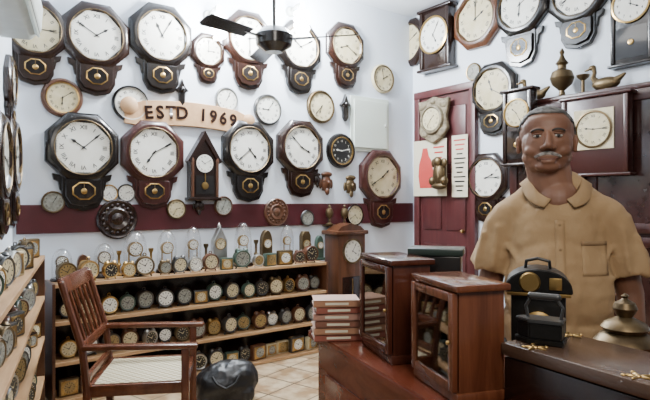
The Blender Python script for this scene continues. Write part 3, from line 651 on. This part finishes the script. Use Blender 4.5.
# bag
b=MB(); b.ell((0,0,.14),(.21,.14,.14),M_leather); b.ell((-.10,0,.13),(.12,.13,.12),M_leather); b.ell((.10,.01,.15),(.13,.13,.14),M_leather); b.box((0,0,.07),(.40,.24,.12),M_leather,bev=.04)
b.ell((0,0,.24),(.15,.06,.05),M_leather,rot=(0,-.1,0)); b.ell((-.03,-.11,.13),(.13,.04,.07),M_leather); b.cap((-.16,-.08,.19),(.14,-.1,.20),.012,.012,M_leather)
o=thing('duffel_bag','slumped black leather bag on the floor','bag',(-.70,3.88,.001),.2)
bd=inst('body',b.mesh('b'),o); md=bd.modifiers.new('r','REMESH'); md.mode='VOXEL'; md.voxel_size=.010; md.use_smooth_shade=True
sm=bd.modifiers.new('s','SMOOTH'); sm.iterations=4
tx=bpy.data.textures.new('crumple','CLOUDS'); tx.noise_scale=.07; dm=bd.modifiers.new('d','DISPLACE'); dm.texture=tx; dm.strength=.022; dm.mid_level=.6
inst('handle',MB().path([(-.09,-.12,.21),(-.06,-.15,.17),(.0,-.16,.14),(.06,-.15,.17),(.09,-.12,.21)],.008,M_leather).mesh('h'),o)
# ------------------------------------------------------------------ person
M_skin=mat('skin',(.185,.088,.052),.5,col2=(.135,.060,.035),scale=9,spec=.42)
M_shirt=mat('shirt_tan',(.34,.225,.115),.85,col2=(.29,.185,.09),scale=5,bump=.5,dist=.03,stretch=(1.6,1,.8))
M_shirtd=mat('shirt_seam',(.25,.16,.08),.85,col2=(.22,.14,.07),scale=40)
M_trouser=mat('trousers',(.03,.028,.03),.8)
M_hair=mat('hair_grey',(.016,.015,.015),.7,col2=(.11,.105,.10),scale=50,bump=.6)
M_brow=mat('brow_dark',(.018,.015,.013),.8)
M_mous=mat('moustache_grey',(.10,.09,.085),.7,col2=(.34,.32,.30),scale=90,bump=.6)
M_eyew=mat('eye_white',(.50,.47,.43),.3); M_lip=mat('lip',(.15,.06,.05),.5)
person=thing('person','man in tan short-sleeved shirt standing behind counter, arms down','person',(.815,1.93,0),math.radians(-19),1.005)
def remesh(o,v,it=4,f=.5):
    md=o.modifiers.new('remesh','REMESH'); md.mode='VOXEL'; md.voxel_size=v; md.use_smooth_shade=True
    if it: s=o.modifiers.new('smooth','SMOOTH'); s.iterations=it; s.factor=f
hx=-.035; W=1.12
S=M_skin; b=MB()
def he(x,y,z,rx,ry,rz,rot=(0,0,0)): b.ell((hx+x*W,y,z),(rx*W,ry,rz),S,rot=rot)
he(0,.005,1.652,.081,.099,.086); he(0,-.028,1.605,.075,.075,.085); he(0,-.020,1.562,.074,.072,.050); he(0,-.072,1.526,.036,.026,.020)
he(0,-.040,1.665,.070,.053,.050); he(0,-.030,1.535,.058,.055,.032)
for sx in (-1,1):
    he(sx*.038,-.066,1.580,.029,.026,.024); he(sx*.029,-.090,1.647,.026,.011,.007,(0,sx*.12,0))
    he(sx*.082,.012,1.610,.008,.020,.031,(0,sx*.12,sx*.35)); he(sx*.083,.006,1.588,.007,.010,.012)
    he(sx*.0145,-.111,1.587,.0100,.010,.008); he(sx*.030,-.088,1.613,.016,.008,.005)
b.cap((hx,-.096,1.636),(hx,-.120,1.594),.008,.0130,S)
he(0,-.090,1.560,.034,.014,.018); he(0,-.094,1.541,.022,.011,.007)
b.cap((0,.02,1.38),(hx,.010,1.55),.074,.074,S); b.ell((0,.0,1.405),(.075,.082,.085),S)
b.ell((0,.0,1.27),(.165,.105,.17),S); b.ell((0,-.03,1.08),(.15,.12,.17),S); b.ell((0,0,.93),(.16,.115,.13),S)
b.cap((-.14,.01,1.355),(.14,.01,1.355),.045,.045,S)
for sx in (-1,1):
    b.cap((sx*.175,.01,1.335),(sx*.228,.02,1.10),.050,.043,S); b.cap((sx*.228,.02,1.10),(sx*.245,-.03,.86),.044,.028,S)
    b.ell((sx*.247,-.04,.81),(.02,.042,.05),S)
    for i,l in enumerate((.07,.08,.075,.06)):
        y=-.068+.019*i; x=sx*.248
        b.cap((x,y,.775),(x-sx*.004,y-.004,.775-l*.5),.0085,.008,S); b.cap((x-sx*.004,y-.004,.775-l*.5),(x-sx*.016,y-.002,.775-l),.008,.0065,S)
    b.cap((sx*.24,-.075,.825),(sx*.232,-.098,.79),.012,.009,S); b.cap((sx*.232,-.098,.79),(sx*.228,-.102,.76),.009,.007,S)
    b.cap((sx*.09,0,.9),(sx*.10,0,.5),.085,.06,S); b.cap((sx*.10,0,.5),(sx*.105,.02,.08),.055,.038,S); b.ell((sx*.11,-.05,.045),(.042,.12,.04),S)
body=inst('body',b.mesh('body'),person); remesh(body,.0045,4)
body['label']='brown skin, face and arms'
b=MB(); T=M_shirt
b.ell((0,.0,1.27),(.175,.116,.18),T); b.ell((0,-.03,1.10),(.180,.150,.21),T); b.ell((0,-.005,.98),(.184,.145,.16),T)
b.cap((-.13,.012,1.365),(.13,.012,1.365),.065,.065,T); b.cap((-.13,.014,1.375),(-.035,.035,1.462),.052,.056,T); b.cap((.13,.014,1.375),(.035,.035,1.462),.052,.056,T)
b.tube((0,0,.80),(0,0,1.0),.175,.18,T)
for sx in (-1,1):
    b.cap((sx*.160,.01,1.348),(sx*.188,.012,1.27),.065,.066,T)
    b.tube((sx*.168,.01,1.35),(sx*.226,.018,1.165),.062,.076,T,24)
    b.cap((sx*.162,-.055,1.25),(sx*.09,-.14,1.13),.008,.004,T)
    b.cap((sx*.195,-.050,1.32),(sx*.215,-.054,1.18),.009,.013,T); b.cap((sx*.160,-.090,1.16),(sx*.06,-.165,1.06),.009,.005,T)
    b.cap((sx*.244,-.03,1.29),(sx*.268,-.035,1.17),.012,.015,T); b.cap((sx*.165,-.08,1.07),(sx*.06,-.155,.98),.010,.006,T)
    b.cap((sx*.05,-.172,1.12),(sx*.03,-.160,.98),.008,.008,T)
shirt=inst('shirt',b.mesh('shirt'),person); remesh(shirt,.007,6)
dm=shirt.modifiers.new('folds','DISPLACE'); tx=bpy.data.textures.new('folds','CLOUDS'); tx.noise_scale=.10; dm.texture=tx; dm.strength=.018; dm.mid_level=.45
shirt['label']='tan short-sleeved buttoned shirt'
b=MB()
for sx in (-1,1):
    b.cap((sx*.09,0,.88),(sx*.10,0,.5),.10,.075,M_trouser); b.tube((sx*.10,0,.5),(sx*.105,.015,.06),.078,.07,M_trouser,20)
b.ell((0,0,.88),(.172,.13,.11),M_trouser)
tr=inst('trousers',b.mesh('t'),person); remesh(tr,.01,3)
for sx in (-1,1): inst('shoe',MB().ell((sx*.11,-.06,.045),(.052,.14,.045),M_black).box((sx*.11,-.06,.012),(.09,.25,.022),M_black,bev=.01).mesh('s'),person)
bpy.context.view_layer.update()
dg=bpy.context.evaluated_depsgraph_get()
def surf(o,x,z):
    e=o.evaluated_get(dg); ok,l,n,i=e.ray_cast(Vector((x,-.6,z)),Vector((0,1,0))); return l.y if ok else -.1
def strip(name,xs,zs,o,offs,mt,th=.003,xf=None,zf=None):
    tb=bmesh.new(); g=[]
    for z in zs:
        row=[]
        for x in xs:
            xx=x+(xf(z) if xf else 0); zz=z+(zf(x) if zf else 0); row.append(tb.verts.new((xx,surf(o,xx,zz)-offs,zz)))
        g.append(row)
    for r1,r2 in zip(g,g[1:]):
        for i in range(len(xs)-1): tb.faces.new((r1[i],r1[i+1],r2[i+1],r2[i]))
    b=MB(); b.merge(tb,mt); ob=inst(name,b.mesh(name,60),person); s=ob.modifiers.new('s','SOLIDIFY'); s.thickness=th; s.offset=0; return ob
def lin(a,b_,n): return [a+(b_-a)*i/(n-1) for i in range(n)]
strip('placket',lin(-.015,.015,4),lin(.86,1.345,40),shirt,.001,M_shirt,.004)
strip('pocket',lin(.065,.145,9),lin(1.17,1.275,10),shirt,.001,M_shirt,.004)
strip('pocket_hem',lin(.064,.146,9),lin(1.264,1.278,3),shirt,.003,M_shirtd,.003)
for z in (1.33,1.25,1.16,1.07,.98): inst('button',MB().lathe([(0,-.002),(.0045,-.0015),(.0045,0),(0,0)],M_shirtd,n=14).mesh('b'),person,(0,surf(shirt,0,z)-.003,z))
tb=bmesh.new(); rows=[]
n=48
for i in range(n+1):
    ph=math.radians(17+ (360-34)*i/n); fr=(1+math.cos(ph))/2
    sx=math.sin(ph); cyv=-math.cos(ph)
    drop=max(0,(fr-.6)/.4)
    ox=hx*.4*(1-fr)
    pin=(.078*sx+ox, .018+.084*cyv-.004*drop, 1.508-.050*fr-.055*drop)
    pm=(.086*sx+ox, .018+.094*cyv-.008*drop, 1.515-.050*fr-.055*drop)
    po=(.116*sx+.045*sx*drop*drop+ox, .014+(.106+.016*drop)*cyv, 1.484-.032*fr-.068*drop)
    rows.append([tb.verts.new(p) for p in (pin,pm,po)])
for r1,r2 in zip(rows,rows[1:]):
    for j in range(2): tb.faces.new((r1[j],r1[j+1],r2[j+1],r2[j]))
bmesh.ops.recalc_face_normals(tb,faces=tb.faces)
b=MB(); b.merge(tb,M_shirt); col=inst('collar',b.mesh('collar',60),person); s=col.modifiers.new('s','SOLIDIFY'); s.thickness=.005; s.offset=0
for sx in (-1,1):
    ex=hx+sx*.033; ey=surf(body,ex,1.628)
    inst('eye',MB().ell((0,0,0),(.0130,.008,.0056),M_eyew).ell((0,-.006,0),(.0058,.004,.0054),M_blk).mesh('e'),person,(ex,ey-.0005,1.628))
    inst('eyelid',MB().ell((0,0,0),(.0160,.009,.0038),S,rot=(0,sx*.12,0)).mesh('l'),person,(ex,ey-.002,1.6348))
    strip('eyebrow',lin(-.020,.020,9),lin(1.6475,1.6530,3),body,.001,M_brow,.003,xf=lambda z,ex=ex:ex,zf=lambda x,sx=sx:-14*(x*sx-.0)**2-.05*sx*x*1.5)
b=MB()
for i in range(21):
    t=-1+2*i/20; x=hx+t*.039; z=1.5700-.011*abs(t)**1.5; y=surf(body,x,z)
    b.ell((x,y+.0010,z),(.0048,.0048,.0078*(1-.4*abs(t))),M_mous,rot=(0,t*.5,0),u=10,v=8)
inst('moustache',b.mesh('m'),person,label='thick grey moustache')
b=MB()
for i in range(13):
    t=-1+2*i/12; x=hx+t*.027; z=1.549+.005*t*t; y=surf(body,x,z); b.ell((x,y+.0015,z),(.004,.003,.0030*(1-.4*abs(t))),M_lip,u=8,v=6)
inst('lips',b.mesh('l'),person)
tb=bmesh.new(); bmesh.ops.create_uvsphere(tb,u_segments=72,v_segments=48,radius=1)
dele=[]
for v in tb.verts:
    x,y,z=v.co
    if y<-.30: lim=.62-1.1*max(0,abs(x)-.58)
    elif y<-.02: lim=-.02-.5*(y+.02)
    elif y<.25: lim=-.30
    else: lim=-.72
    if z<lim: dele.append(v)
bmesh.ops.delete(tb,geom=dele,context='VERTS')
bmesh.ops.scale(tb,vec=(.085*W,.104,.093),verts=tb.verts); bmesh.ops.translate(tb,vec=(hx,.006,1.650),verts=tb.verts)
b=MB(); b.merge(tb,M_hair); h=inst('hair',b.mesh('hair',80),person,label='short greying hair'); s=h.modifiers.new('s','SOLIDIFY'); s.thickness=.010; s.offset=-1
tx2=bpy.data.textures.new('hairn','CLOUDS'); tx2.noise_scale=.012; dmm=h.modifiers.new('d','DISPLACE'); dmm.texture=tx2; dmm.strength=.006
# ------------------------------------------------------------------ lights, world, camera
def area(loc,target,size,e,colr):
    l=bpy.data.lights.new('area','AREA'); l.energy=e; l.size=size; l.color=colr
    o=bpy.data.objects.new('room_light',l); COL.objects.link(o); o.location=loc
    o.rotation_euler=(Vector(target)-Vector(loc)).to_track_quat('-Z','Y').to_euler()
area((.2,3.0,CZ-.08),(.2,3.0,0),1.6,52,(1,.96,.90))
area((.4,.1,2.6),(.75,2.4,1.2),.7,34,(1,.94,.85))
w=bpy.data.worlds.new('w'); sc.world=w; w.use_nodes=True; w.node_tree.nodes['Background'].inputs[0].default_value=(1,.97,.93,1); w.node_tree.nodes['Background'].inputs[1].default_value=.22
cam=bpy.data.cameras.new('cam'); co_=bpy.data.objects.new('camera',cam); COL.objects.link(co_); co_.location=(0,0,H); co_.rotation_euler=(math.pi/2,0,0)
cam.sensor_width=36; cam.lens=36*F/650; cam.clip_start=.02; sc.camera=co_
